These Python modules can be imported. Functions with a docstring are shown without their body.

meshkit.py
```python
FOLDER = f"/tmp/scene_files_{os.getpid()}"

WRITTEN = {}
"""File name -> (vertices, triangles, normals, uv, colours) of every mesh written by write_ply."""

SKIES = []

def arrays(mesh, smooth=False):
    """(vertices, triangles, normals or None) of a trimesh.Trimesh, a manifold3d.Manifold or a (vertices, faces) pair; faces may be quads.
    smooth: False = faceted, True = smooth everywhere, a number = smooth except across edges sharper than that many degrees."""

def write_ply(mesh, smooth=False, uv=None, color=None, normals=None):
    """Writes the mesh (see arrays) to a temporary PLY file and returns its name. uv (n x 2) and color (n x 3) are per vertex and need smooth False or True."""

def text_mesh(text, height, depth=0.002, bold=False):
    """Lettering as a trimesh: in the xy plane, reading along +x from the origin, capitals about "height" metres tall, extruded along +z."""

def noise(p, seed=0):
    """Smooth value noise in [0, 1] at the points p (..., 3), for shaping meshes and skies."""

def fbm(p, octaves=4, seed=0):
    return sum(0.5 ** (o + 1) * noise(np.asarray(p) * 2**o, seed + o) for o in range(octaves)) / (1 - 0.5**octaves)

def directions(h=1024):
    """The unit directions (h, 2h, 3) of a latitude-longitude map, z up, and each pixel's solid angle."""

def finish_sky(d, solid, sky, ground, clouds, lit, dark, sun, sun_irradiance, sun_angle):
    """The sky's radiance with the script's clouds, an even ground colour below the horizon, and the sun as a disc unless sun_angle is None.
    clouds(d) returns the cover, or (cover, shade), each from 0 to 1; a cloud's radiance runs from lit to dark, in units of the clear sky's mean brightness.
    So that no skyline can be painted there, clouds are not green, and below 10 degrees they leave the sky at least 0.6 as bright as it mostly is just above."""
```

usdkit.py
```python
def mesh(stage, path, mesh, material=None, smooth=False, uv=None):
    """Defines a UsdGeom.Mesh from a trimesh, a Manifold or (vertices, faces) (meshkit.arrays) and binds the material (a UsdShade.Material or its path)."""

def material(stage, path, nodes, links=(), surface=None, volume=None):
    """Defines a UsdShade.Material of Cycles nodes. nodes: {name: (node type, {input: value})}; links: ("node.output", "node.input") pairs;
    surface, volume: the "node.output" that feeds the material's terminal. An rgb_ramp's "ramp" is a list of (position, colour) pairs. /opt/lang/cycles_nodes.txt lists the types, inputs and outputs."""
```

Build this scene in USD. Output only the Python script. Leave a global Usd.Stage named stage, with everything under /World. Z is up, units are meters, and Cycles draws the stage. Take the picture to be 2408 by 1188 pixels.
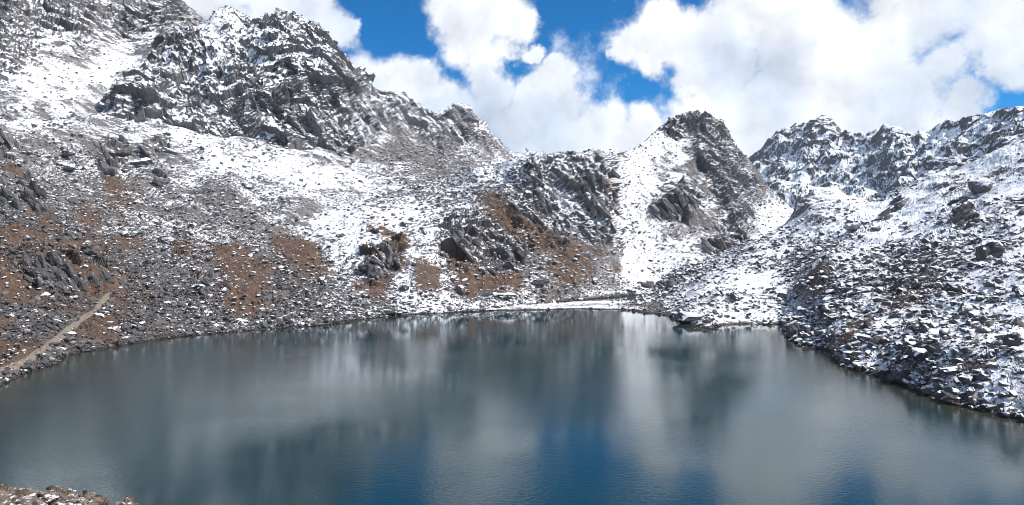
import math
import numpy as np
import trimesh
import shapely
from scipy.interpolate import PchipInterpolator
from scipy.ndimage import gaussian_filter, map_coordinates
from scipy.spatial import cKDTree
from pxr import Usd, UsdGeom, UsdLux, UsdShade, Sdf, Gf, Vt
import usdkit
import meshkit

stage = Usd.Stage.CreateInMemory()
UsdGeom.SetStageUpAxis(stage, "Z")
UsdGeom.SetStageMetersPerUnit(stage, 1.0)
UsdGeom.Xform.Define(stage, "/World")
UsdGeom.Scope.Define(stage, "/World/Looks")

# ------------------------------------------------------------------ camera, sky, sun, exposure
EXPOSURE = 0.68
CX, F, YH, CH = 1204.0, 1890.0, 560.0, 30.0          # the lens, in pixels of a 2408 px wide picture; camera height over the lake
SUN = np.array([0.67, -0.15, 0.72]); SUN /= np.linalg.norm(SUN)
SUN_EL, SUN_ROT = math.asin(SUN[2]), math.atan2(SUN[0], SUN[1])

cam = UsdGeom.Camera.Define(stage, "/World/camera")
cam.CreateHorizontalApertureAttr(36.0)
cam.CreateVerticalApertureAttr(36.0 * 505 / 1024)
cam.CreateFocalLengthAttr(36.0 * F / 2408)
cam.CreateVerticalApertureOffsetAttr(-36.0 * (594 - YH) / 2408)
cam.CreateClippingRangeAttr(Gf.Vec2f(0.5, 20000))
cam.CreateExposureAttr(EXPOSURE)
cam.AddTranslateOp().Set(Gf.Vec3d(0, 0, CH))
cam.AddRotateXOp().Set(90.0)

def direction(px, py):
    v = np.array([(px - CX) / F, 1.0, (YH - py) / F])
    return v / np.linalg.norm(v)

sun = UsdLux.DistantLight.Define(stage, "/World/sun")
sun.CreateIntensityAttr(1.2)
sun.CreateAngleAttr(0.5)
sun.CreateNormalizeAttr(True)
sun.CreateColorAttr(Gf.Vec3f(1.0, 0.96, 0.90))
z = SUN; x_ = np.cross([0, 0, 1.0], z); x_ /= np.linalg.norm(x_); y_ = np.cross(z, x_)
sun.AddTransformOp().Set(Gf.Matrix4d(*x_, 0, *y_, 0, *z, 0, 0, 0, 500, 1))

# cumulus clouds: (x, y, radius, weight) of each tuft, as directions on the sky
TUFTS = [(500, -30, 110), (640, 0, 80), (730, 45, 70), (795, 80, 55), (830, 65, 25),
         (860, 190, 75), (960, 190, 80), (930, 270, 90), (1050, 270, 95), (1160, 330, 110), (1290, 345, 110), (1410, 320, 80), (1500, 310, 62), (1150, 235, 70), (1390, 400, 120),
         (1080, 10, 95), (1150, 50, 90), (1110, 105, 70), (1140, 175, 62), (1195, 40, 50), (1215, 90, 35), (1245, 140, 26),
         (1300, 205, 62), (1255, 225, 38), (1320, 255, 55), (1300, 160, 26),
         (1500, 115, 55), (1570, 90, 70), (1470, 125, 40), (1640, 110, 75), (1540, 160, 40),
         (1740, 70, 90), (1860, 70, 150), (2000, 180, 170), (1850, 240, 150), (1700, 220, 85), (1660, 300, 70), (1760, 340, 120), (2110, 70, 110), (2140, 230, 115), (1960, 320, 150), (1800, -60, 90),
         (2190, 40, 70), (2290, 10, 50), (2390, 50, 90), (2230, 150, 60), (2285, 240, 50), (2370, 170, 55), (2270, 270, 60), (2250, 330, 70), (1745, 160, 70), (1960, 60, 70), (1640, 200, 45), (2050, 120, 70), (1230, 290, 45), (1190, 130, 45)]
nd = {"tc": ("texture_coordinate", {}),
      "sky": ("sky_texture", {"sky_type": "single_scattering", "sun_disc": False, "sun_elevation": SUN_EL, "sun_rotation": SUN_ROT, "altitude": 4400.0, "air_density": 1.0, "aerosol_density": 0.25, "ozone_density": 2.0}),
      "deep": ("hsv", {"saturation": 1.9, "value": 0.9}),
      "w1": ("noise_texture", {"scale": 7.0, "detail": 6.0, "roughness": 0.62}), "w1o": ("vector_math", {"math_type": "subtract", "vector2": (0.5, 0.5, 0.5)}),
      "w1s": ("vector_math", {"math_type": "scale", "scale": 0.10}), "dw": ("vector_math", {"math_type": "add"})}
lk = [("tc.generated", "w1.vector"), ("w1.color", "w1o.vector1"), ("w1o.vector", "w1s.vector1"), ("tc.generated", "dw.vector1"), ("w1s.vector", "dw.vector2"), ("sky.color", "deep.color")]
prev = None
for i, (px, py, r) in enumerate(TUFTS):
    nd[f"d{i}"] = ("vector_math", {"math_type": "distance", "vector2": tuple(direction(px, py))})
    nd[f"m{i}"] = ("map_range", {"range_type": "linear", "from_min": (1.27 if px < 1450 else 1.35) * r / F, "from_max": 0.0, "to_min": 0.0, "to_max": 1.0, "clamp": True})
    lk += [("dw.vector", f"d{i}.vector1"), (f"d{i}.value", f"m{i}.value")]
    if prev is None:
        prev = f"m{i}.result"
    else:
        nd[f"x{i}"] = ("math", {"math_type": "smoothmax", "value3": 0.2})
        lk += [(prev, f"x{i}.value1"), (f"m{i}.result", f"x{i}.value2")]
        prev = f"x{i}.value"
# beyond the frame the same broken cumulus goes on
nd |= {"far_n": ("noise_texture", {"scale": 2.6, "detail": 7.0, "roughness": 0.55}),
       "far_r": ("map_range", {"range_type": "smoothstep", "from_min": 0.47, "from_max": 0.66, "to_min": 0.0, "to_max": 0.9, "clamp": True}),
       "away": ("vector_math", {"math_type": "distance", "vector2": tuple(direction(1290, 250))}),
       "awr": ("map_range", {"range_type": "smoothstep", "from_min": 0.62, "from_max": 0.85, "to_min": 0.0, "to_max": 1.0, "clamp": True}),
       "farm": ("math", {"math_type": "multiply"}), "field": ("math", {"math_type": "maximum"}),
       "n2": ("noise_texture", {"scale": 13.0, "detail": 9.0, "roughness": 0.62}), "n2c": ("math", {"math_type": "multiply_add", "value2": 1.3, "value3": -0.65}),
       "sum": ("math", {"math_type": "add"}),
       "cover": ("map_range", {"range_type": "smoothstep", "from_min": 0.14, "from_max": 0.50, "to_min": 0.0, "to_max": 1.0, "clamp": True}),
       # a cloud is thickest, and a little greyer, in its middle
       "n3": ("noise_texture", {"scale": 7.5, "detail": 6.0, "roughness": 0.5}),
       "shade": ("rgb_ramp", {"ramp": [(0.28, (0.66, 0.76, 0.93)), (0.40, (0.80, 0.89, 1.03)), (0.5, (0.95, 1.0, 1.09)), (0.60, (1.12, 1.15, 1.20)), (0.75, (0.92, 0.98, 1.08))]}),
       "toward": ("vector_math", {"math_type": "add", "vector2": (0.022, -0.004, 0.024)}), "n4": ("noise_texture", {"scale": 13.0, "detail": 5.0, "roughness": 0.55}), "n5": ("noise_texture", {"scale": 13.0, "detail": 5.0, "roughness": 0.55}),
       "puff": ("math", {"math_type": "subtract"}), "puffs": ("math", {"math_type": "multiply_add", "value2": 0.8, "value3": 1.03}), "puffc": ("clamp", {"min": 0.86, "max": 1.12}), "shl": ("vector_math", {"math_type": "scale"}),
       "lit": ("vector_math", {"math_type": "scale", "scale": 5.7}),
       "mix": ("mix_color", {"use_clamp": True}),
       "bg": ("background_shader", {"strength": 0.1})}
lk += [("tc.generated", "far_n.vector"), ("far_n.fac", "far_r.value"), ("tc.generated", "away.vector1"), ("away.value", "awr.value"), ("far_r.result", "farm.value1"), ("awr.result", "farm.value2"),
       (prev, "field.value1"), ("farm.value", "field.value2"), ("tc.generated", "n2.vector"), ("n2.fac", "n2c.value1"), ("field.value", "sum.value1"), ("n2c.value", "sum.value2"),
       ("sum.value", "cover.value"), ("dw.vector", "n3.vector"), ("n3.fac", "shade.fac"), ("shade.color", "shl.vector1"), ("tc.generated", "n4.vector"), ("tc.generated", "toward.vector1"), ("toward.vector", "n5.vector"), ("n4.fac", "puff.value1"), ("n5.fac", "puff.value2"), ("puff.value", "puffs.value1"), ("puffs.value", "puffc.value"), ("puffc.result", "shl.scale"), ("shl.vector", "lit.vector1"),
       ("cover.result", "mix.fac"), ("deep.color", "mix.a"), ("lit.vector", "mix.b"), ("mix.result", "bg.color")]
sky_mat = usdkit.material(stage, "/World/Looks/sky_with_clouds", nd, lk, surface="bg.background")
dome = UsdLux.DomeLight.Define(stage, "/World/sky")
dome.CreateIntensityAttr(1.0)
UsdShade.MaterialBindingAPI.Apply(dome.GetPrim()).Bind(sky_mat)
dome.GetPrim().SetCustomDataByKey("kind", "structure")

# ------------------------------------------------------------------ helpers
def tag(prim, label=None, category=None, group=None, kind=None):
    p = prim.GetPrim() if hasattr(prim, "GetPrim") else prim
    for k, v in (("label", label), ("category", category), ("group", group), ("kind", kind)):
        if v:
            p.SetCustomDataByKey(k, v)
    return p

_count = {}
def numbered(name):
    n = _count.get(name, -1) + 1
    _count[name] = n
    return name if n == 0 else f"{name}_{n:03d}"

def hash_rand(ix, iy, iz, seed, n):
    out = np.empty((len(ix), n))
    h = (ix.astype(np.int64) * 374761393 + iy.astype(np.int64) * 668265263 + iz.astype(np.int64) * 2147483647 + seed * 144665) & 0xFFFFFFFF
    for k in range(n):
        h = ((h ^ (h >> 13)) * 1274126177 + 12345 * (k + 1)) & 0xFFFFFFFF
        g = ((h ^ (h >> 15)) * 2246822519) & 0xFFFFFFFF
        out[:, k] = ((g ^ (g >> 16)) & 0xFFFFFF) / 16777215.0
    return out

def facets(p, size, seed, tilt=0.6):
    """Broken rock: space is cut into cells and each cell is a plane of its own height and tilt. Returns heights in units of size, about -1..1, and a random value of each cell."""
    q = p / size
    cell = np.unique(np.floor(q).astype(np.int64), axis=0)
    around = np.array([(i, j, k) for i in (-1, 0, 1) for j in (-1, 0, 1) for k in (-1, 0, 1)])
    cell = np.unique((cell[:, None] + around[None]).reshape(-1, 3), axis=0)
    r = hash_rand(cell[:, 0], cell[:, 1], cell[:, 2], seed, 7)
    centre = cell + r[:, :3]
    _, i = cKDTree(centre).query(q, k=1, workers=-1)
    d = q - centre[i]
    return (r[i, 3] - 0.5) + tilt * ((r[i, 4:7] - 0.5) * 2 * d).sum(1), r[i, 6]

def nz(p, wave, seed):                                    # noise about zero, -1..1
    return 2 * meshkit.noise(np.asarray(p) / wave, seed) - 1

def fb(p, wave, octaves, seed):
    return 2 * meshkit.fbm(np.asarray(p) / wave, octaves, seed) - 1

GX0, GY0, GS = -400, -420, 4.0                            # masks are drawn on a coarse map of the hillsides as seen over the lake
GXN, GYN = 830, 420
_gx, _gy = np.meshgrid(GX0 + GS * np.arange(GXN), GY0 + GS * np.arange(GYN))
def region(polys, soft=10.0):
    m = np.zeros(_gx.shape)
    for q in polys:
        m = np.maximum(m, shapely.contains_xy(shapely.Polygon(q), _gx, _gy))
    return gaussian_filter(m.astype(float), soft / GS)
def sample(mask, px, py):
    return map_coordinates(mask, [(py - GY0) / GS, (px - GX0) / GS], order=1, mode="nearest")

def shore_d(py):
    return CH * F / (py - YH)

STEP = 1.9
class Sheet:
    """A hillside: curves of (px, py, distance) from its foot to its crest, lofted, then broken up by noise."""
    def __init__(self, px0, px1, curves, rows, step=STEP):
        self.u = np.arange(px0, px1 + step, step)
        D, Z = [None] * len(curves), [None] * len(curves)
        for k, c in enumerate(curves):
            if not isinstance(c, tuple):
                c = np.array(c, float)
                u = np.clip(self.u, c[0, 0], c[-1, 0])
                D[k], py = PchipInterpolator(c[:, 0], c[:, 2])(u), PchipInterpolator(c[:, 0], c[:, 1])(u)
                Z[k] = CH - D[k] * (py - YH) / F
        for k, c in enumerate(curves):
            if isinstance(c, tuple):                      # (another curve, further away by, height or rise, its value)
                ref, dd, how, val = c
                D[k], Z[k] = D[ref] + dd, np.full_like(self.u, val) if how == "z" else Z[ref] + val
        D, Z = np.array(D), np.array(Z)
        t = [0.0]
        for k in range(len(D) - 1):
            t.append(t[-1] + np.mean(np.hypot(D[k + 1] - D[k], Z[k + 1] - Z[k])))
        t = np.array(t)
        tt = np.concatenate([np.linspace(t[k], t[k + 1], rows[k], endpoint=False) for k in range(len(t) - 1)] + [[t[-1]]])
        d, zz = PchipInterpolator(t, D, axis=0)(tt), PchipInterpolator(t, Z, axis=0)(tt)
        self.shape = d.shape
        self.t = np.broadcast_to((np.searchsorted(t, tt, side="right") - 1)[:, None], d.shape).ravel()
        xx = d * (self.u[None] - CX) / F
        self.M = np.stack([xx, d, zz], -1)
        self.px = np.broadcast_to(self.u[None], d.shape).ravel()
        self.py = (YH + F * (CH - zz) / d).ravel()
        n = np.cross(np.gradient(self.M, axis=1), np.gradient(self.M, axis=0))
        n = np.stack([gaussian_filter(n[..., k] / np.linalg.norm(n, axis=-1), 6) for k in range(3)], -1)
        n /= np.linalg.norm(n, axis=-1, keepdims=True)
        self.N = n.reshape(-1, 3)
        self.P = self.M.reshape(-1, 3).copy()
        wx, wy = 20 * fb(self.P, 14, 4, 71), 20 * fb(self.P, 14, 4, 72)
        self.wx, self.wy = self.px + wx, self.py + wy     # edges of patches wander
    def mask(self, polys, soft=10.0):
        return sample(region(polys, soft), self.wx, self.wy)
    def faces(self):
        r, c = self.shape
        i, j = np.meshgrid(np.arange(r - 1), np.arange(c - 1), indexing="ij")
        a = (i * c + j).ravel()
        f = np.stack([a, a + 1, a + c + 1, a + c], 1)
        return np.vstack([f[:, [0, 1, 2]], f[:, [0, 2, 3]]])
    def build(self, name, material, attrs):
        m = usdkit.mesh(stage, "/World/" + name, (self.P, self.faces()), material)
        api = UsdGeom.PrimvarsAPI(m)
        for k, v in attrs.items():
            api.CreatePrimvar(k, Sdf.ValueTypeNames.FloatArray, "vertex").Set(Vt.FloatArray.FromNumpy(v.astype(np.float32)))
        return m
    def areas(self):
        g = self.P.reshape(*self.shape, 3)
        a = np.linalg.norm(np.cross(np.gradient(g, axis=1), np.gradient(g, axis=0)), axis=-1)
        return a.ravel()
    def seen(self, px, py, ok=None):
        """The point of this hillside that shows at a place of the picture."""
        q = np.stack([CX + F * self.P[:, 0] / self.P[:, 1], YH + F * (CH - self.P[:, 2]) / self.P[:, 1]], 1)
        if not hasattr(self, "tree"):
            self.tree = cKDTree(q)
        _, i = self.tree.query([px, py], k=12)
        return i[np.argmin(self.P[i, 1])]

# slabs of rock dip to the right and towards the lake
E1 = np.array([0.50, 0.12, -0.86]); E1 /= np.linalg.norm(E1)
E3 = np.cross(E1, [0.86, 0.0, 0.5]); E3 /= np.linalg.norm(E3)
E2 = np.cross(E3, E1)
def slab(p, stretch=2.6):
    return np.stack([p @ E1 / stretch, p @ E2, p @ E3], 1)

BED = np.array([-0.30, 0.20, 0.93]); BED /= np.linalg.norm(BED)
def crag_height(p, big, seed):
    q = slab(p + 0.12 * big * np.stack([fb(p, big, 2, seed + k) for k in (1, 2, 3)], 1))
    a, ra = facets(q, big * 0.62, seed + 5, 0.8)
    b, rb = facets(q, big * 0.25, seed + 6, 0.9)
    c, rc = facets(slab(p, 1.6), big * 0.1, seed + 7, 1.0)
    w = p @ BED + 0.22 * big * fb(p, big * 0.8, 3, seed + 9) + 0.12 * big * (rb - 0.5)
    ledge = 0.050 * big * np.mod(w / (0.26 * big) + 0.7 * rb, 1.0) * (0.4 + 0.8 * ra) + 0.018 * big * np.mod(w / (0.10 * big) + rc, 1.0)
    return 0.34 * big * a + 0.15 * big * b + 0.05 * big * c + ledge, 0.72 + 0.35 * rb + 0.25 * rc

def rubble_height(p, size, seed):
    a, _ = facets(p, size, seed, 0.9)
    b, _ = facets(p, size * 0.45, seed + 1, 0.9)
    return 0.32 * size * a + 0.14 * size * b

# ------------------------------------------------------------------ materials
def ground_material(name, rock, grass, snow_scale=0.8, bare=0.0, attrs=True, grain=1.0, random_tone=False, rough_snow=(0.74, 0.77, 0.82), nscale=1.0, steep=0.70):
    n = {"g": ("geometry", {}), "xyz": ("separate_xyz", {}),
         "na": ("noise_texture", {"scale": snow_scale, "detail": 4.0, "roughness": 0.65}),
         "nb": ("noise_texture", {"scale": 0.09 * nscale, "detail": 5.0, "roughness": 0.6}),
         "nc": ("noise_texture", {"scale": 0.35 * nscale, "detail": 6.0, "roughness": 0.7}),
         "nd": ("noise_texture", {"scale": 2.2 * nscale, "detail": 4.0, "roughness": 0.65}),
         "s1": ("math", {"math_type": "multiply_add", "value2": 2.0, "value3": -2.0 * steep + bare}),
         "s2": ("math", {"math_type": "multiply_add", "value2": 1.9 * grain}), "s2o": ("math", {"math_type": "subtract", "value2": 0.95 * grain}),
         "s3": ("math", {"math_type": "multiply_add", "value2": 1.0}), "s3o": ("math", {"math_type": "subtract", "value2": 0.5}),
         "s4": ("math", {"math_type": "add", "value2": 0.0}),
         "mask": ("map_range", {"range_type": "smoothstep", "from_min": -0.10, "from_max": 0.20, "to_min": 0.0, "to_max": 1.0, "clamp": True}),
         "rock": ("rgb_ramp", {"ramp": rock}), "grain": ("rgb_ramp", {"ramp": [(0.25, (0.62, 0.62, 0.64)), (0.5, (1, 1, 1)), (0.75, (1.3, 1.27, 1.22))]}),
         "rockg": ("mix_color", {"blend_type": "multiply", "fac": 1.0, "use_clamp": False}),
         "grass": ("rgb_ramp", {"ramp": grass}),
         "gm": ("mix_color", {"fac": 0.0}), "sm": ("mix_color", {}), "xz": ("separate_xyz", {}), "wet": ("map_range", {"range_type": "smoothstep", "from_min": 0.15, "from_max": 0.6, "to_min": 0.4, "to_max": 1.0, "clamp": True}), "wv": ("vector_math", {"math_type": "scale"}), "ne": ("noise_texture", {"scale": 0.5 * nscale, "detail": 7.0, "roughness": 0.75}), "sc": ("rgb_ramp", {"ramp": [(0.30, (0.36, 0.37, 0.40)), (0.43, (0.58, 0.60, 0.64)), (0.55, rough_snow), (0.7, (0.80, 0.82, 0.86))]}),
         "bh": ("math", {"math_type": "multiply_add", "value2": 0.5}),
         "bump": ("bump", {"strength": 0.55, "distance": 0.5 / nscale}),
         "rg": ("map_range", {"from_min": 0.0, "from_max": 1.0, "to_min": 0.86, "to_max": 0.6}),
         "p": ("principled_bsdf", {"specular_ior_level": 0.25})}
    l = [("g.true_normal", "xyz.vector"), ("xyz.z", "s1.value1"), ("na.fac", "s2.value1"), ("s1.value", "s2.value3"), ("s2.value", "s2o.value1"),
         ("nb.fac", "s3.value1"), ("s2o.value", "s3.value3"), ("s3.value", "s3o.value1"), ("s3o.value", "s4.value1"), ("s4.value", "mask.value"),
         ("nc.fac", "rock.fac"), ("nd.fac", "grain.fac"), ("rock.color", "rockg.a"), ("grain.color", "rockg.b"),
         ("nc.fac", "grass.fac"), ("rockg.result", "gm.a"), ("grass.color", "gm.b"), ("gm.result", "sm.a"), ("mask.result", "sm.fac"), ("xz.z", "wet.value"), ("wet.result", "wv.scale"), ("sm.result", "wv.vector1"), ("wv.vector", "p.base_color"), ("g.position", "xz.vector"), ("ne.fac", "sc.fac"), ("sc.color", "sm.b"),
         ("nd.fac", "bh.value1"), ("nc.fac", "bh.value3"), ("bh.value", "bump.height"), ("bump.normal", "p.normal"), ("mask.result", "rg.value"), ("rg.result", "p.roughness")]
    for k in ("na", "nb", "nc", "nd", "ne"):
        l.append(("g.position", k + ".vector"))
    if attrs:
        n |= {"as": ("attribute", {"attribute": "snow"}), "ag": ("attribute", {"attribute": "grass"}),
              "gs": ("math", {"math_type": "multiply_add", "value2": 1.5}), "gt": ("math", {"math_type": "multiply_add", "value2": 1.6}), "gmr": ("map_range", {"range_type": "smoothstep", "from_min": 1.60, "from_max": 2.75, "to_min": 0.0, "to_max": 1.0, "clamp": True})}
        l += [("as.fac", "s4.value2"), ("nd.fac", "gs.value1"), ("ag.fac", "gs.value3"), ("nc.fac", "gt.value1"), ("gs.value", "gt.value3"), ("gt.value", "gmr.value"), ("gmr.result", "gm.fac")]
    if attrs:
        n |= {"at": ("attribute", {"attribute": "tone"}), "tv": ("vector_math", {"math_type": "scale"})}
        l = [x for x in l if x[1] != "gm.a"] + [("at.fac", "tv.scale"), ("rockg.result", "tv.vector1"), ("tv.vector", "gm.a")]
    if random_tone:
        n |= {"oi": ("object_info", {}), "tone": ("map_range", {"from_min": 0.0, "from_max": 1.0, "to_min": 0.6, "to_max": 1.45}), "tv": ("vector_math", {"math_type": "scale"})}
        l = [x for x in l if x[1] != "gm.a"] + [("oi.random", "tone.value"), ("tone.result", "tv.scale"), ("rockg.result", "tv.vector1"), ("tv.vector", "gm.a")]
    return usdkit.material(stage, "/World/Looks/" + name, n, l, surface="p.BSDF")

ROCK = [(0.25, (0.036, 0.036, 0.041)), (0.42, (0.078, 0.075, 0.079)), (0.56, (0.128, 0.121, 0.122)), (0.68, (0.15, 0.128, 0.112)), (0.82, (0.13, 0.105, 0.085))]
ROCK_DARK = [(0.25, (0.030, 0.031, 0.036)), (0.5, (0.062, 0.060, 0.063)), (0.75, (0.11, 0.098, 0.085))]
GRASS = [(0.25, (0.030, 0.020, 0.016)), (0.42, (0.060, 0.037, 0.026)), (0.55, (0.090, 0.055, 0.038)), (0.66, (0.100, 0.072, 0.053)), (0.8, (0.13, 0.105, 0.080))]
M_GROUND = ground_material("snowy_hillside", ROCK, GRASS)
M_FAR = ground_material("far_snowy_hillside", ROCK_DARK, GRASS, snow_scale=0.16, nscale=0.4, grain=1.25)
M_ROCK = ground_material("dusted_rock", ROCK, GRASS, attrs=False, random_tone=True, bare=-0.05, grain=0.9)
M_DARK = ground_material("dark_dusted_rock", ROCK_DARK, GRASS, attrs=False, random_tone=True, bare=0.25, grain=1.1, steep=0.66)
ROCK_MID = [(p, tuple(0.72 * k for k in c)) for p, c in ROCK]
M_BLACK = ground_material("dark_bare_rock", ROCK_DARK, GRASS, attrs=False, random_tone=True, bare=-0.35, grain=1.0)
M_BARE = ground_material("bare_rock", ROCK_MID, GRASS, attrs=False, random_tone=True, bare=-0.72, grain=0.9)

# ------------------------------------------------------------------ hillsides
def poly(*xy):
    return list(zip(xy[::2], xy[1::2]))

GRASS_AREAS = [poly(-300, 560, 0, 560, 120, 570, 250, 605, 240, 630, 120, 600, 0, 600, -300, 640), poly(-300, 650, 0, 625, 40, 640, 95, 700, 60, 722, 0, 715, -300, 760),
    poly(185, 700, 230, 740, 300, 770, 305, 800, 240, 812, 180, 800, 205, 760, 170, 735), poly(-300, 850, 0, 790, 60, 815, 110, 800, 90, 840, 0, 875, -200, 960),
    poly(275, 690, 310, 735, 300, 765, 275, 725), poly(180, 725, 215, 725, 195, 750, 160, 745), poly(500, 590, 560, 570, 640, 625, 635, 705, 560, 715, 520, 660), poly(400, 575, 460, 590, 430, 625, 405, 600),
    poly(690, 570, 745, 590, 770, 660, 730, 650, 690, 660, 700, 610), poly(0, 360, 60, 380, 130, 425, 60, 402, 0, 390), poly(240, 400, 330, 505, 290, 485, 250, 440), poly(200, 555, 290, 590, 210, 590),
    poly(360, 775, 420, 780, 400, 795, 360, 795), poly(330, 690, 370, 700, 350, 740), poly(-100, 730, 30, 740, 40, 760, -100, 800),
    poly(835, 505, 870, 505, 955, 590, 950, 650, 895, 668, 850, 625, 900, 590), poly(1115, 445, 1165, 450, 1230, 500, 1330, 575, 1410, 650, 1400, 675, 1300, 620, 1240, 600, 1160, 520), poly(1190, 610, 1260, 640, 1240, 655, 1180, 640),
    poly(1300, 640, 1380, 670, 1340, 690, 1290, 665), poly(1080, 650, 1150, 655, 1130, 700, 1070, 690), poly(1245, 400, 1268, 420, 1292, 520, 1265, 520), poly(1410, 410, 1440, 420, 1445, 540, 1415, 480), poly(1330, 560, 1400, 575, 1420, 600, 1350, 590),
    poly(60, 470, 130, 500, 150, 560, 90, 540), poly(120, 640, 260, 660, 300, 700, 200, 700), poly(640, 560, 700, 580, 690, 640, 650, 620), poly(540, 700, 620, 715, 600, 745, 530, 735), poly(830, 660, 930, 670, 900, 720, 820, 700), poly(980, 600, 1040, 640, 1030, 700, 970, 690), poly(260, 560, 330, 570, 350, 600, 280, 600), poly(170, 470, 230, 500, 240, 540, 190, 520), poly(1150, 660, 1240, 680, 1220, 705, 1140, 700), poly(1450, 600, 1500, 610, 1490, 650, 1440, 640), poly(1500, 620, 1545, 640, 1550, 665, 1510, 650), poly(1050, 590, 1100, 600, 1110, 650, 1060, 640), poly(1760, 540, 1800, 560, 1770, 570), poly(1180, 490, 1230, 520, 1240, 560, 1200, 550),
    poly(2060, 705, 2150, 668, 2225, 668, 2200, 712, 2095, 738), poly(1965, 790, 2060, 738, 2062, 762, 1985, 822), poly(1850, 665, 1940, 640, 1960, 690, 1900, 705), poly(2250, 610, 2275, 600, 2250, 650), poly(2250, 870, 2340, 880, 2330, 900, 2260, 890), poly(1880, 800, 1960, 825, 1950, 840, 1890, 825)]
CRAG_AREAS = [poly(40, 600, 250, 608, 262, 655, 205, 692, 125, 695, 60, 655), poly(-20, 415, 70, 398, 112, 450, 110, 505, 40, 490, -20, 470), poly(220, 330, 300, 325, 305, 400, 240, 405), poly(130, 330, 185, 340, 150, 372), poly(340, 330, 400, 318, 402, 360, 345, 358),
    poly(355, 405, 395, 410, 390, 435, 360, 432), poly(-40, 300, 30, 330, 45, 370, -40, 380), poly(450, 640, 510, 640, 500, 695, 460, 690), poly(290, 360, 350, 370, 345, 395, 300, 390),
    poly(1228, 360, 1465, 366, 1470, 560, 1400, 565, 1335, 530, 1335, 585, 1290, 575, 1235, 490, 1205, 440), poly(1030, 540, 1110, 490, 1240, 560, 1240, 640, 1150, 665, 1040, 620), poly(840, 585, 940, 570, 950, 645, 870, 672), poly(1190, 470, 1290, 560, 1330, 600, 1230, 590),
    poly(1630, 276, 1705, 305, 1765, 440, 1760, 590, 1700, 590, 1690, 480, 1655, 400), poly(1530, 480, 1590, 430, 1655, 470, 1620, 525, 1535, 515), poly(1560, 300, 1600, 280, 1640, 300, 1590, 330), poly(1640, 560, 1720, 570, 1720, 600, 1650, 600),
    poly(2235, 460, 2285, 450, 2285, 540, 2210, 650, 2110, 665, 2070, 640, 2170, 570), poly(2060, 515, 2110, 465, 2130, 480, 2070, 530), poly(1985, 505, 2060, 500, 2060, 545, 1990, 540), poly(1840, 740, 1910, 738, 1905, 790, 1850, 785), poly(2080, 870, 2140, 860, 2150, 900, 2090, 905)]
TINT_AREAS = [poly(-300, 540, 120, 550, 330, 640, 340, 800, 120, 850, -300, 1000), poly(390, 560, 660, 560, 780, 560, 960, 500, 970, 690, 760, 700, 560, 740, 440, 680), poly(1100, 430, 1180, 440, 1340, 560, 1440, 680, 1300, 700, 1060, 700, 1000, 600, 1140, 540), poly(200, 320, 310, 330, 340, 520, 260, 520), poly(1840, 650, 2230, 650, 2230, 740, 1960, 830, 1880, 800)]
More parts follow.
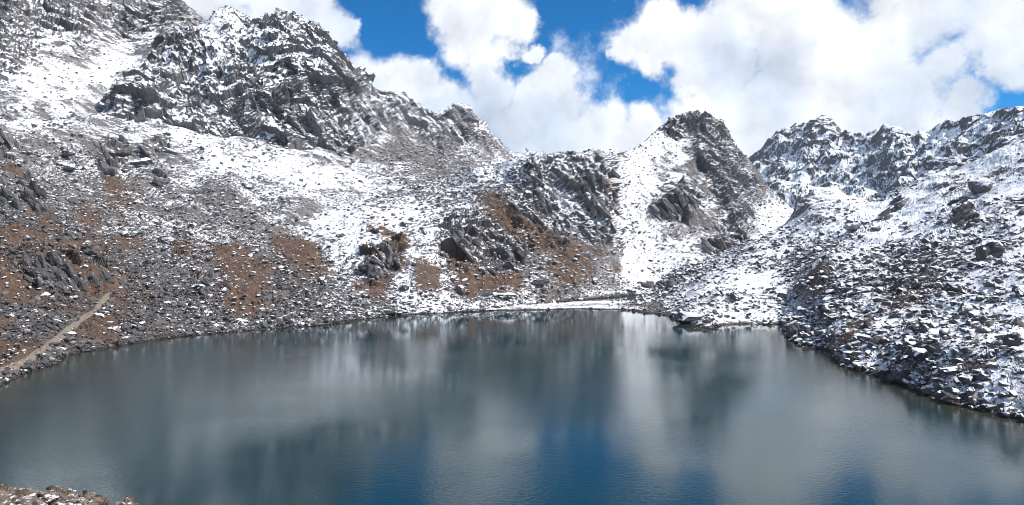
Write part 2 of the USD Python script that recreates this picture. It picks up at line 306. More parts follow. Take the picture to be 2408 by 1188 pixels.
DEEP_SNOW = [poly(715, 515, 780, 490, 850, 490, 860, 520, 850, 560, 740, 562), poly(900, 490, 1000, 470, 990, 520, 940, 545, 910, 530), poly(-300, 200, 0, 170, 430, 60, 470, 60, 400, 100, 330, 200, 270, 265, 150, 285, 0, 270, -300, 330), poly(470, 350, 520, 380, 540, 410, 500, 400), poly(600, 375, 700, 365, 830, 430, 760, 445, 680, 410),
    poly(780, 390, 845, 400, 830, 425), poly(860, 310, 900, 300, 940, 340, 860, 420, 850, 380), poly(1420, 400, 1560, 310, 1620, 330, 1640, 440, 1540, 460, 1450, 560, 1460, 420), poly(1440, 560, 1540, 580, 1560, 640, 1460, 640), poly(1760, 450, 1900, 510, 1800, 590, 1760, 560), poly(1930, 370, 1960, 380, 1950, 400),
    poly(2010, 370, 2035, 370, 2070, 440, 2050, 450), poly(1600, 690, 1850, 690, 1830, 735, 1640, 735), poly(400, 300, 460, 260, 490, 300, 470, 350, 420, 360), poly(2290, 420, 2500, 400, 2500, 450, 2290, 460), poly(2270, 620, 2500, 600, 2500, 680, 2260, 690), poly(-40, 270, 70, 290, 60, 310, -40, 300), poly(150, 310, 240, 270, 300, 300, 200, 330), poly(1230, 715, 1560, 690, 1560, 720, 1230, 735)]
BARE_AREAS = [poly(-300, 420, 0, 440, 120, 500, 250, 560, 400, 640, 560, 740, 640, 790, 100, 900, -300, 1050), poly(1060, 480, 1200, 450, 1400, 600, 1440, 690, 1240, 640, 1050, 640), poly(1860, 640, 1970, 630, 1980, 720, 1880, 720), poly(600, 640, 900, 700, 900, 750, 580, 780)]
HALF_BARE = [poly(-300, 300, 0, 330, 200, 330, 330, 400, 420, 520, 700, 620, 960, 690, 960, 760, -300, 1000), poly(400, 470, 560, 440, 700, 500, 680, 560, 450, 560), poly(900, 420, 1050, 400, 1200, 420, 1150, 480, 1000, 500), poly(850, 350, 1050, 300, 1100, 370, 950, 420, 860, 430), poly(1050, 640, 1450, 640, 1450, 700, 1050, 720)]
PATH_PX = [(-120, 905), (-40, 884), (0, 872), (30, 862), (58, 853), (84, 836), (100, 820), (128, 805), (150, 788), (172, 774), (182, 757), (196, 745), (212, 737), (224, 728), (232, 712), (252, 700), (262, 684), (284, 676), (300, 664)]
R_GRASS, R_CRAG, R_DEEP, R_BARE, R_HALF = region(GRASS_AREAS, 7), region(CRAG_AREAS, 9), region(DEEP_SNOW, 14), region(BARE_AREAS, 40), region(HALF_BARE, 45)
R_TINT = region(TINT_AREAS, 24)
R_PATH = gaussian_filter(shapely.contains_xy(shapely.LineString(PATH_PX).buffer(6), _gx, _gy).astype(float), 1.5)

def dress(s, crag=30.0, bump=1.0, snow0=0.0, crag_all=None, seed=1, rub=1.0, c_scale=1.0, gully=1.0):
    """Breaks up a lofted hillside and works out where snow lies, grass grows and rock stands bare."""
    M, N = s.M.reshape(-1, 3), s.N
    g, c, dp, b, h = (sample(m, s.wx, s.wy) for m in (R_GRASS, R_CRAG, R_DEEP, R_BARE, R_HALF))
    path = np.clip(1.6 * sample(R_PATH, s.px, s.py), 0, 1)
    c = c * c_scale
    if crag_all is not None:
        c = np.maximum(c, crag_all)
    c = np.clip(1.5 * c, 0, 1)
    quiet = (1 - 0.5 * dp) * (1 - 0.95 * path)
    up = bump * (5.0 * fb(M, 70, 3, seed) + 1.8 * fb(M, 20, 3, seed + 3) * quiet + 0.6 * fb(M, 6, 3, seed + 5) * quiet)
    rid = (1 - np.abs(fb(M, 34, 3, seed + 8))) ** 3
    up += bump * 2.2 * (rid - 0.3) * quiet
    fall = np.stack([M @ E2, M @ E1 / 5, M @ E3 / 3], 1)
    gul = fb(fall, 42, 3, seed + 12) + 0.45 * fb(fall, 15, 2, seed + 14)
    up += gully * 7.0 * gul * (1 - 0.9 * path)
    low = np.clip((M[:, 2] - 0.3) / 5, 0.06, 1)           # the shore line stays where it is
    up = up * np.where(M[:, 2] < 0, 0.05, low)
    hgt, tone = crag_height(M, crag, seed + 20)
    out = c * hgt
    s.tone = 1 + (tone - 1) * np.clip(2 * c, 0, 1) + 0.25 * fb(M, 40, 3, seed + 80)
    rb = 0.55 * rub * (1 - c) * quiet * (0.45 + 0.55 * np.clip(b + h, 0, 1)) * (rubble_height(M, 3.2, seed + 40) + 0.5 * rubble_height(M, 8.0, seed + 44)) * np.where(M[:, 2] < 0, 0.3, np.clip(M[:, 2] / 3, 0.3, 1))
    s.P = M + N * out[:, None] + np.stack([0 * up, 0 * up, up], 1) + (0.5 * N + [0, 0, 0.5]) * rb[:, None]
    s.c, s.g, s.dp, s.b, s.h, s.path = c, g, dp, b, h, path
    run = np.stack([M @ E2, M @ E1 / 10, M @ E3], 1)      # what slid downhill lies in streaks
    streak, fine = fb(run, 7, 3, seed + 60), fb(run, 2.2, 2, seed + 63)
    patch = np.clip(3.0 * fb(M, 24, 3, seed + 66), -1, 1)
    s.snow = snow0 + 0.20 * patch + 0.02 * dp - 0.50 * b - 0.30 * h - 0.62 * np.clip(1.2 * g, 0, 1) + 0.42 * c + (0.42 * streak + 0.30 * fine) - 1.4 * path
    s.snow -= 0.42 * gul + 0.25 * (rid - 0.35)             # hollows keep their snow, ribs are blown bare
    s.snow -= 1.3 * np.clip(1 - M[:, 2] / 0.9, 0, 1)
    s.grass = np.clip(1.15 * g - 0.4 * c, 0, 1) + (0.9 * streak + 0.7 * fine) * np.clip(3 * g, 0, 1) + 0.25 * h + (0.48 + 0.3 * patch) * sample(R_TINT, s.wx, s.wy)
    s.rng = np.random.default_rng(seed)
    return s

left = dress(Sheet(-320, 1300, [
    (1, -14, "z", -5.0),
    [(-320, 1010, shore_d(1010)), (-100, 945, shore_d(945)), (0, 903, shore_d(903)), (60, 878, shore_d(878)), (125, 856, shore_d(856)), (150, 838, shore_d(838)), (240, 820, shore_d(820)), (400, 795, shore_d(795)), (600, 777, shore_d(777)), (800, 758, 285), (950, 752, 320), (1300, 715, 366)],
    [(-320, 850, 165), (0, 800, 195), (300, 752, 255), (600, 725, 293), (900, 700, 345), (1300, 700, 390)],
    [(-320, 700, 215), (0, 700, 235), (300, 690, 290), (600, 650, 335), (900, 640, 390), (1300, 650, 440)],
    [(-320, 580, 270), (0, 600, 285), (300, 600, 340), (600, 560, 385), (900, 560, 440), (1300, 600, 490)],
    [(-320, 470, 320), (0, 500, 330), (300, 500, 390), (600, 480, 430), (900, 470, 490), (1300, 550, 545)],
    [(-320, 360, 370), (0, 400, 375), (300, 400, 440), (600, 400, 470), (900, 410, 540), (1300, 500, 600)],
    [(-320, 250, 420), (0, 295, 425), (300, 290, 490), (600, 340, 520), (900, 350, 590), (1300, 450, 660)],
    (7, 60, "dz", 6.0)], [8, 48, 56, 60, 60, 60, 64, 10]), seed=11, snow0=-0.03, c_scale=0.35)

crag = Sheet(180, 1300, [
    [(180, 340, 470), (300, 340, 500), (440, 375, 505), (560, 410, 510), (700, 400, 520), (800, 440, 530), (900, 410, 560), (1000, 425, 590), (1100, 425, 620), (1300, 430, 660)],
    [(180, 300, 500), (280, 270, 520), (440, 330, 515), (560, 372, 520), (700, 352, 530), (790, 400, 535), (830, 395, 545), (900, 330, 580), (1000, 360, 610), (1100, 385, 640), (1300, 410, 690)],
    [(180, 285, 540), (280, 235, 545), (330, 180, 555), (440, 220, 550), (560, 240, 550), (700, 230, 560), (800, 235, 570), (870, 255, 590), (930, 265, 615), (1030, 312, 645), (1100, 340, 670), (1300, 400, 705)],
    [(180, 260, 600), (280, 200, 600), (370, 118, 605), (430, 76, 615), (490, 42, 625), (530, 27, 630), (570, 45, 630), (620, 50, 630), (660, 39, 630), (720, 56, 630), (770, 92, 630), (800, 130, 630), (830, 172, 630), (870, 198, 640), (930, 216, 650), (970, 235, 660), (1000, 258, 670), (1080, 266, 690), (1110, 290, 700), (1150, 324, 710), (1220, 361, 720), (1300, 400, 740)],
    (3, 70, "dz", -55.0)], [14, 95, 110, 14])
cm = crag.mask([poly(255, 262, 370, 110, 500, 62, 640, 45, 780, 90, 850, 190, 900, 300, 830, 395, 780, 395, 700, 352, 560, 372, 440, 330, 300, 280)], 16)
cr = crag.mask([poly(830, 190, 1000, 240, 1080, 260, 1150, 325, 1180, 350, 1080, 330, 1040, 350, 960, 300, 880, 260)], 12)
crag.ledge = crag.mask([poly(440, 150, 560, 180, 640, 200, 620, 215, 500, 190, 440, 165), poly(470, 290, 500, 250, 560, 270, 640, 290, 700, 320, 640, 330, 560, 300, 500, 320), poly(490, 40, 640, 60, 620, 110, 520, 110, 480, 70), poly(710, 350, 800, 260, 810, 265, 730, 350), poly(560, 110, 760, 110, 740, 190, 600, 180)], 9)
dress(crag, crag=30, crag_all=np.clip(cm * (1 - 0.55 * crag.ledge) + 0.7 * cr, 0, 1), seed=31, snow0=0.30, bump=1.3, gully=1.8)
crag.snow += 0.25 * crag.ledge + 0.18 * np.clip((crag.M.reshape(-1, 3)[:, 2] - 120) / 60, -1, 1)

upper = Sheet(-360, 660, [
    [(-360, 420, 430), (0, 360, 440), (300, 350, 490), (660, 330, 640)],
    [(-360, 230, 470), (0, 290, 455), (150, 290, 480), (270, 262, 545), (400, 200, 640), (660, 250, 740)],
    [(-360, 50, 560), (0, 150, 545), (150, 170, 575), (300, 150, 640), (430, 80, 695), (660, 130, 790)],
    [(-360, -120, 650), (0, 20, 640), (150, 20, 665), (300, 50, 700), (420, 35, 725), (500, 62, 750), (660, 115, 830)],
    [(-360, -330, 750), (-100, -210, 760), (0, -140, 760), (150, -95, 760), (300, -48, 760), (370, -17, 760), (430, 6, 760), (470, 38, 770), (520, 72, 790), (660, 130, 850)],
    (4, 150, "dz", -110.0)], [10, 80, 75, 75, 14])
um = upper.mask([poly(-360, -400, 0, -200, 240, 30, 200, 95, 90, 60, 75, 150, 40, 170, -10, 190, -360, 200), poly(240, 0, 430, 0, 480, 60, 400, 60, 300, 90, 250, 80), poly(170, 110, 240, 90, 245, 115, 190, 125)], 12)
dress(upper, crag=16, crag_all=um * 0.6, seed=51, snow0=-0.06, bump=1.3)

bluff = dress(Sheet(600, 1660, [
    (1, -12, "z", -4.0),
    [(600, 800, 261), (750, 775, 280), (850, 752, 297), (950, 741, shore_d(741)), (1080, 735, shore_d(735)), (1200, 727, shore_d(727)), (1230, 720, shore_d(720)), (1400, 702, shore_d(702)), (1540, 690, shore_d(690)), (1660, 670, 480)],
    [(600, 745, 300), (750, 715, 315), (850, 690, 332), (950, 685, 345), (1080, 690, 352), (1200, 692, 365), (1300, 690, 380), (1400, 682, 417), (1540, 674, 448), (1660, 650, 500)],
    [(600, 650, 350), (750, 625, 362), (850, 610, 368), (950, 600, 378), (1080, 610, 385), (1200, 620, 398), (1300, 630, 412), (1400, 625, 442), (1540, 635, 476), (1660, 630, 530)],
    [(600, 600, 400), (690, 560, 405), (750, 540, 410), (850, 530, 412), (950, 520, 420), (1080, 530, 420), (1200, 540, 428), (1260, 550, 432), (1300, 572, 440), (1360, 562, 452), (1440, 568, 465), (1475, 572, 500), (1540, 600, 530), (1660, 640, 560)],
    [(600, 570, 440), (690, 520, 440), (730, 498, 440), (850, 482, 445), (950, 470, 455), (1080, 465, 460), (1200, 450, 462), (1260, 440, 456), (1330, 450, 462), (1425, 460, 480), (1465, 465, 530), (1500, 480, 580), (1560, 520, 620), (1660, 600, 640)],
    [(600, 560, 470), (690, 505, 470), (720, 492, 465), (850, 474, 475), (1000, 432, 495), (1080, 402, 505), (1130, 382, 505), (1200, 366, 495), (1230, 361, 485), (1290, 364, 484), (1350, 356, 488), (1400, 352, 494), (1430, 360, 505), (1452, 368, 530), (1485, 376, 620), (1540, 400, 700), (1660, 560, 720)],
    (6, 60, "dz", -14.0)], [8, 30, 46, 52, 48, 66, 12]), crag=15, seed=71, snow0=0.22, c_scale=0.8)
bluff.snow += 0.5 * np.clip((bluff.px - 1448) / 20, 0, 1)

peak = dress(Sheet(1330, 2060, [
    [(1330, 560, 480), (1500, 690, 445), (1560, 685, 455), (1700, 650, 500), (1800, 615, 540), (1900, 570, 580), (2060, 545, 640)],
    [(1330, 500, 540), (1450, 570, 525), (1550, 610, 520), (1700, 600, 540), (1760, 570, 560), (1850, 535, 590), (1900, 512, 610), (2060, 502, 680)],
    [(1330, 450, 535), (1450, 470, 535), (1550, 470, 560), (1640, 470, 575), (1740, 480, 590), (1800, 490, 615), (1900, 507, 640), (2060, 495, 720)],
    [(1330, 420, 570), (1400, 385, 560), (1480, 352, 585), (1530, 320, 615), (1560, 298, 635), (1600, 282, 650), (1640, 277, 645), (1680, 297, 640), (1700, 320, 635), (1730, 360, 635), (1770, 400, 640), (1800, 440, 650), (1850, 480, 670), (1900, 506, 690), (2060, 490, 800)],
    (3, 80, "dz", -60.0)], [45, 70, 105, 14]), crag=26, seed=91, snow0=0.16, bump=0.9, c_scale=0.75)

peak.snow += (0.75 * np.clip((1560 - peak.px) / 40, 0, 1) + 0.35 * np.clip((peak.px - 1740) / 20, 0, 1)) * (1 - peak.c)

def wall(px, x):
    return x * F / (px - CX)
far = Sheet(1660, 2760, [
    [(1660, 600, 1150), (1780, 540, 1150), (1900, 520, wall(1900, 380)), (2100, 525, wall(2100, 380)), (2408, 510, wall(2408, 400)), (2760, 520, wall(2760, 410))],
    [(1660, 540, 1300), (1780, 465, 1340), (1900, 460, wall(1900, 440)), (2050, 480, wall(2050, 440)), (2200, 435, wall(2200, 450)), (2408, 400, wall(2408, 455)), (2760, 400, wall(2760, 470))],
    [(1660, 500, 1500), (1780, 415, 1540), (1900, 375, wall(1900, 525)), (2000, 400, wall(2000, 525)), (2100, 390, wall(2100, 525)), (2200, 362, wall(2200, 525)), (2408, 330, wall(2408, 510)), (2760, 280, wall(2760, 530))],
    [(1660, 480, 1904), (1765, 388, 1892), (1830, 325, 1814), (1870, 313, 1769), (1900, 301, 1702), (1930, 297, 1635), (1960, 306, 1579), (1985, 329, 1534), (2005, 333, 1489), (2050, 331, 1400), (2080, 318, 1355), (2110, 315, 1299), (2150, 334, 1243), (2180, 326, 1209), (2230, 301, 1164), (2300, 290, 1097), (2408, 268, 996), (2550, 230, 896), (2760, 180, 784)],
    (3, 200, "dz", -110.0)], [16, 60, 80, 12])
fm = far.mask([poly(1760, 400, 1900, 300, 2000, 330, 2200, 310, 2420, 260, 2760, 200, 2760, 420, 2250, 360, 2080, 480, 1980, 480, 1900, 440)], 20)
dress(far, crag=18, c_scale=0.0, seed=111, snow0=0.27, bump=2.6, rub=0.0, gully=3.4)
far_rock = 14.0 * ((1 - np.abs(fb(far.M.reshape(-1, 3), 150, 4, 931))) ** 2 - 0.5) + 0.30 * (0.3 + 0.9 * np.clip(fm + 0.6 * fb(far.M.reshape(-1, 3), 90, 3, 921), 0, 1)) * (0.75 * rubble_height(far.M.reshape(-1, 3), 34.0, 911) + 0.9 * rubble_height(far.M.reshape(-1, 3), 13.0, 913))
far.P += (0.7 * far.N + [0, 0, 0.3]) * far_rock[:, None]

right = dress(Sheet(1500, 2860, [
    (1, -10, "z", -4.0),
    [(1500, 712, 350), (1540, 716, shore_d(716)), (1580, 746, shore_d(746)), (1640, 768, shore_d(768)), (1670, 774, shore_d(774)), (1690, 766, shore_d(766)), (1760, 762, shore_d(762)), (1838, 764, shore_d(764)), (1852, 786, shore_d(786)), (1890, 815, shore_d(815)), (1955, 828, shore_d(828)), (1966, 848, shore_d(848)), (2100, 894, shore_d(894)), (2220, 944, shore_d(944)), (2300, 964, shore_d(964)), (2408, 990, shore_d(990)), (2600, 1060, shore_d(1060)), (2860, 1160, shore_d(1160))],
    [(1500, 700, 415), (1540, 702, 385), (1600, 722, 322), (1700, 726, 298), (1840, 722, 300), (1960, 770, 222), (2100, 795, 192), (2220, 826, 167), (2408, 836, 154), (2600, 880, 135), (2860, 950, 115)],
    [(1500, 695, 430), (1540, 690, 420), (1600, 680, 380), (1700, 655, 350), (1840, 652, 340), (1960, 672, 275), (2100, 690, 240), (2220, 700, 215), (2408, 690, 200), (2600, 720, 180), (2860, 770, 160)],
    [(1500, 690, 445), (1540, 682, 445), (1600, 658, 430), (1700, 617, 410), (1760, 595, 400), (1840, 570, 395), (1960, 560, 350), (2100, 570, 310), (2220, 560, 290), (2408, 540, 265), (2600, 560, 240), (2860, 570, 220)],
    [(1500, 690, 460), (1600, 654, 450), (1700, 611, 440), (1760, 582, 435), (1850, 535, 435), (1960, 490, 420), (2100, 490, 390), (2220, 460, 370), (2408, 420, 330), (2600, 410, 300), (2860, 400, 280)],
    [(1500, 695, 480), (1600, 652, 470), (1700, 609, 465), (1760, 579, 460), (1850, 527, 460), (1880, 480, 465), (1920, 449, 465), (1960, 446, 462), (2000, 470, 460), (2050, 487, 458), (2080, 478, 456), (2130, 447, 450), (2230, 410, 440), (2330, 370, 428), (2408, 330, 418), (2550, 270, 400), (2860, 220, 380)],
    (6, 80, "dz", -20.0)], [8, 52, 64, 64, 66, 64, 10]), crag=7, c_scale=0.35, seed=131, snow0=0.08, bump=1.0, rub=1.0, gully=0.35)
right_bed = (2.2 * fb(right.M.reshape(-1, 3), 17, 3, 901) + 1.0 * (1 - np.abs(fb(right.M.reshape(-1, 3), 9, 2, 903))) ** 2) * np.clip(right.M.reshape(-1, 3)[:, 2] / 6, 0, 1)
right.P[:, 2] += right_bed

SHEETS = dict(lakeside_hillside=(left, M_GROUND), rocky_mountain=(crag, M_GROUND), high_mountain=(upper, M_GROUND), bluff=(bluff, M_GROUND), snowy_peak=(peak, M_GROUND), far_mountain=(far, M_FAR), boulder_hillside=(right, M_GROUND))
for name, (s, mat) in SHEETS.items():
    tag(s.build(name, mat, {"snow": s.snow, "grass": s.grass, "tone": s.tone}), kind="structure")

# ------------------------------------------------------------------ lake
water = usdkit.material(stage, "/World/Looks/lake_water", {
    "g": ("geometry", {}), "sy": ("separate_xyz", {}), "lee": ("map_range", {"range_type": "smoothstep", "from_min": 190.0, "from_max": 320.0, "to_min": 1.0, "to_max": 0.24, "clamp": True}), "wind": ("math", {"math_type": "multiply"}), "big": ("noise_texture", {"scale": 0.018, "detail": 3.0}), "bs": ("map_range", {"from_min": 0.38, "from_max": 0.62, "to_min": 0.25, "to_max": 1.15, "clamp": True}),
    "map": ("mapping", {"scale": (1.0, 1.6, 1.0), "rotation": (0, 0, 0.35)}), "n1": ("noise_texture", {"scale": 1.5, "detail": 4.0, "roughness": 0.55, "distortion": 0.4}),
    "sh": ("attribute", {"attribute": "shallow"}), "col": ("mix_color", {"a": (0.003, 0.023, 0.031), "b": (0.030, 0.030, 0.018)}),
    "b": ("bump", {"distance": 0.026}), "p": ("principled_bsdf", {"roughness": 0.04, "ior": 1.333, "specular_ior_level": 0.5})},
    [("g.position", "big.vector"), ("big.fac", "bs.value"), ("g.position", "map.vector"), ("map.vector", "n1.vector"), ("n1.fac", "b.height"), ("g.position", "sy.vector"), ("sy.y", "lee.value"), ("lee.result", "wind.value1"), ("bs.result", "wind.value2"), ("wind.value", "b.strength"), ("b.normal", "p.normal"), ("sh.fac", "col.fac"), ("col.result", "p.base_color")], surface="p.BSDF")
lx, ly = np.meshgrid(np.arange(-420, 421, 4.0), np.arange(40, 521, 4.0))
lv = np.stack([lx, ly, 0 * lx], -1).reshape(-1, 3)
nx = lx.shape[1]; ii, jj = np.meshgrid(np.arange(lx.shape[0] - 1), np.arange(nx - 1), indexing="ij"); aa = (ii * nx + jj).ravel()
dist, _ = cKDTree(np.vstack([s_.P[np.abs(s_.P[:, 2]) < 0.35][:, :2] for s_ in (left, bluff, right)])).query(lv[:, :2])
lake = usdkit.mesh(stage, "/World/lake", (lv, np.stack([aa, aa + 1, aa + nx + 1, aa + nx], 1)), water, smooth=True)
UsdGeom.PrimvarsAPI(lake).CreatePrimvar("shallow", Sdf.ValueTypeNames.FloatArray, "vertex").Set(Vt.FloatArray.FromNumpy(np.exp(-dist / 9.0).astype(np.float32)))
tag(lake, kind="structure")

# ------------------------------------------------------------------ loose rock
def rock_mesh(seed, n=14, flat=0.6):
    r = np.random.default_rng(seed)
    p = r.normal(size=(n, 3)); p /= np.linalg.norm(p, axis=1, keepdims=True)
    p = np.sign(p) * np.abs(p) ** 0.7 * r.uniform(0.8, 1.05, (n, 1)) * [1, r.uniform(0.6, 0.9), flat * r.uniform(0.7, 1.2)]
    h = trimesh.Trimesh(p).convex_hull
    h.apply_scale(0.5)
    return h

def scatter(name, s, count, weight, smin, smax, alpha, material, seed, sink=0.15, flat=0.6, upright=0.35):
    """Countless loose stones on a hillside: one object."""
    r = np.random.default_rng(seed)
    d = s.M.reshape(-1, 3)
    w = s.areas() * np.clip(weight, 0, None) * (d[:, 2] > -0.4)
    i = r.choice(len(w), size=count, p=w / w.sum())
    pos = s.P[i] + r.normal(size=(count, 3)) * [0.5, 0.5, 0]
    u = r.random(count)
    size = smin / (1 - u * (1 - (smin / smax) ** alpha)) ** (1 / alpha)
    pos[:, 2] += size * sink
    yaw, tilt, az = r.uniform(0, 2 * np.pi, count), r.normal(0, upright, count), r.uniform(0, 2 * np.pi, count)
    q1 = np.stack([np.cos(yaw / 2), 0 * yaw, 0 * yaw, np.sin(yaw / 2)], 1)
    q2 = np.stack([np.cos(tilt / 2), np.sin(tilt / 2) * np.cos(az), np.sin(tilt / 2) * np.sin(az), 0 * tilt], 1)
    w1, x1, y1, z1 = q2.T; w2, x2, y2, z2 = q1.T
    q = np.stack([w1 * w2 - x1 * x2 - y1 * y2 - z1 * z2, w1 * x2 + x1 * w2 + y1 * z2 - z1 * y2, w1 * y2 - x1 * z2 + y1 * w2 + z1 * x2, w1 * z2 + x1 * y2 - y1 * x2 + z1 * w2], 1)
    sc = size[:, None] * r.uniform(0.8, 1.25, (count, 3))
    pi = UsdGeom.PointInstancer.Define(stage, "/World/" + numbered(name))
    protos = []
    for k in range(8):
        m = usdkit.mesh(stage, f"{pi.GetPath()}/stone_{k:03d}", rock_mesh(seed * 50 + k, flat=flat), material)
        protos.append(m.GetPath())
    pi.CreatePrototypesRel().SetTargets(protos)
    pi.CreateProtoIndicesAttr(Vt.IntArray.FromNumpy(r.integers(0, 8, count).astype(np.int32)))
    pi.CreatePositionsAttr(Vt.Vec3fArray.FromNumpy(pos.astype(np.float32)))
    pi.CreateScalesAttr(Vt.Vec3fArray.FromNumpy(sc.astype(np.float32)))
    pi.CreateOrientationsAttr(Vt.QuathArray([Gf.Quath(float(a), float(b), float(c), float(e)) for a, b, c, e in q]))
    return tag(pi, kind="stuff")

def loose(s, on=1.0):
    return (0.35 + 0.9 * s.h + 0.9 * s.b) * (1 - 0.6 * s.dp) * (1 - 0.8 * s.g) * (1 - 0.75 * s.c) * (1 - s.path) * on
shorew = lambda s: np.exp(-np.clip(s.M.reshape(-1, 3)[:, 2], 0, None) / 1.2)
scatter("scree", left, 26000, loose(left) * (1 - 0.9 * left.b) + 0.2 * left.h, 0.7, 3.2, 2.2, M_ROCK, 1)
scatter("scree", left, 22000, (left.b * (1 - 0.93 * left.g) * (1 - 0.8 * left.c) * (1 - left.path)) * np.clip(1.3 - left.M.reshape(-1, 3)[:, 2] / 60, 0, 1), 0.6, 3.0, 2.0, M_BARE, 2)
scatter("scree", bluff, 22000, loose(bluff), 0.7, 3.4, 2.1, M_ROCK, 3)
scatter("scree", peak, 17000, 0.45 + loose(peak), 0.8, 3.0, 2.4, M_ROCK, 4)
scatter("scree", crag, 14000, loose(crag) + 0.3, 0.9, 3.0, 2.4, M_ROCK, 5)
scatter("scree", upper, 11000, loose(upper) + 0.25, 1.0, 3.5, 2.2, M_ROCK, 6)
heap = np.clip(0.5 + 1.6 * fb(right.M.reshape(-1, 3), 26, 3, 801) + 0.6 * np.clip((right.py - 600) / 150, -1, 1), 0.06, 1.5)
scatter("scree", right, 34000, (loose(right) + 0.35) * heap, 0.3, 1.4, 1.7, M_DARK, 7, flat=0.6, upright=0.4)
scatter("scree", right, 9000, (loose(right) + 0.25) * heap ** 1.5, 1.2, 3.6, 1.8, M_DARK, 8, flat=0.55, upright=0.35)
for k, s_ in enumerate((left, bluff, right)):
    scatter("shore_stones", s_, 2500, shorew(s_) * (s_.M.reshape(-1, 3)[:, 2] > -0.5), 0.4, 2.0, 2.0, M_BARE, 20 + k)

# ------------------------------------------------------------------ boulders and outcrops, each a thing
M_SNOW = usdkit.material(stage, "/World/Looks/snow_cap", {"g": ("geometry", {}), "n": ("noise_texture", {"scale": 3.0, "detail": 4.0}), "b": ("bump", {"strength": 0.4, "distance": 0.12}),
    "c": ("rgb_ramp", {"ramp": [(0.3, (0.68, 0.71, 0.77)), (0.6, (0.78, 0.80, 0.84))]}), "p": ("principled_bsdf", {"roughness": 0.7, "specular_ior_level": 0.2})},
    [("g.position", "n.vector"), ("n.fac", "b.height"), ("b.normal", "p.normal"), ("n.fac", "c.fac"), ("c.color", "p.base_color")], surface="p.BSDF")

def boulder_parts(seed, flat):
    r = np.random.default_rng(seed)
    h = rock_mesh(seed, 16, flat)
    v, f = trimesh.remesh.subdivide_to_size(h.vertices, h.faces, 0.16)
    m = trimesh.Trimesh(v, f); m.merge_vertices()
    a, _ = facets(m.vertices, 0.28, seed, 0.8)
    m.vertices = m.vertices + m.vertex_normals * (0.06 * a)[:, None] - [0, 0, 0.0]
    nrm = m.vertex_normals
    on = nrm[:, 2] + 0.5 * fb(m.vertices * 1.0, 0.25, 3, seed) > 0.62
    keep = on[m.faces].all(1)
    cap = trimesh.Trimesh(m.vertices.copy(), m.faces[keep], process=False)
    if keep.sum() > 4:
        inner = np.ones(len(m.vertices), bool)
        inner[np.unique(m.faces[~keep])] = False
        cap.vertices = cap.vertices + np.where(inner, 0.035, -0.012)[:, None] * [0, 0, 1.0]
        cap.remove_unreferenced_vertices()
    return m, cap if keep.sum() > 4 else None

KINDS = {}
def make_kinds():
    for k in range(10):
        flat = (0.6, 0.75, 0.5, 0.85, 0.65)[k % 5]
        body, cap = boulder_parts(900 + k, flat)
        for style, mat in (("snowy", M_DARK), ("bare", M_BARE)):
            c = stage.CreateClassPrim(f"/World/Looks/boulder_{style}_{k}")
            c.SetTypeName("Xform")
            usdkit.mesh(stage, f"{c.GetPath()}/body", body, mat)
            if style == "snowy" and cap is not None:
                usdkit.mesh(stage, f"{c.GetPath()}/snow_cap", cap, M_SNOW, smooth=50)
            KINDS[style, k] = c
make_kinds()

def boulder(name, pos, size, yaw, kind, style, label, group=None, tilt=0.0, sink=0.2, stretch=(1, 1, 1)):
    x = UsdGeom.Xform.Define(stage, "/World/" + numbered(name))
    x.AddTranslateOp().Set(Gf.Vec3d(float(pos[0]), float(pos[1]), float(pos[2] + size * sink)))
    x.AddRotateXYZOp().Set(Gf.Vec3f(math.degrees(tilt), 0.0, math.degrees(yaw)))
    x.AddScaleOp().Set(Gf.Vec3f(*[float(size * k) for k in stretch]))
    x.GetPrim().GetReferences().AddInternalReference(KINDS[style, kind].GetPath())
    x.GetPrim().SetInstanceable(True)
    return tag(x, label, "boulder", group)

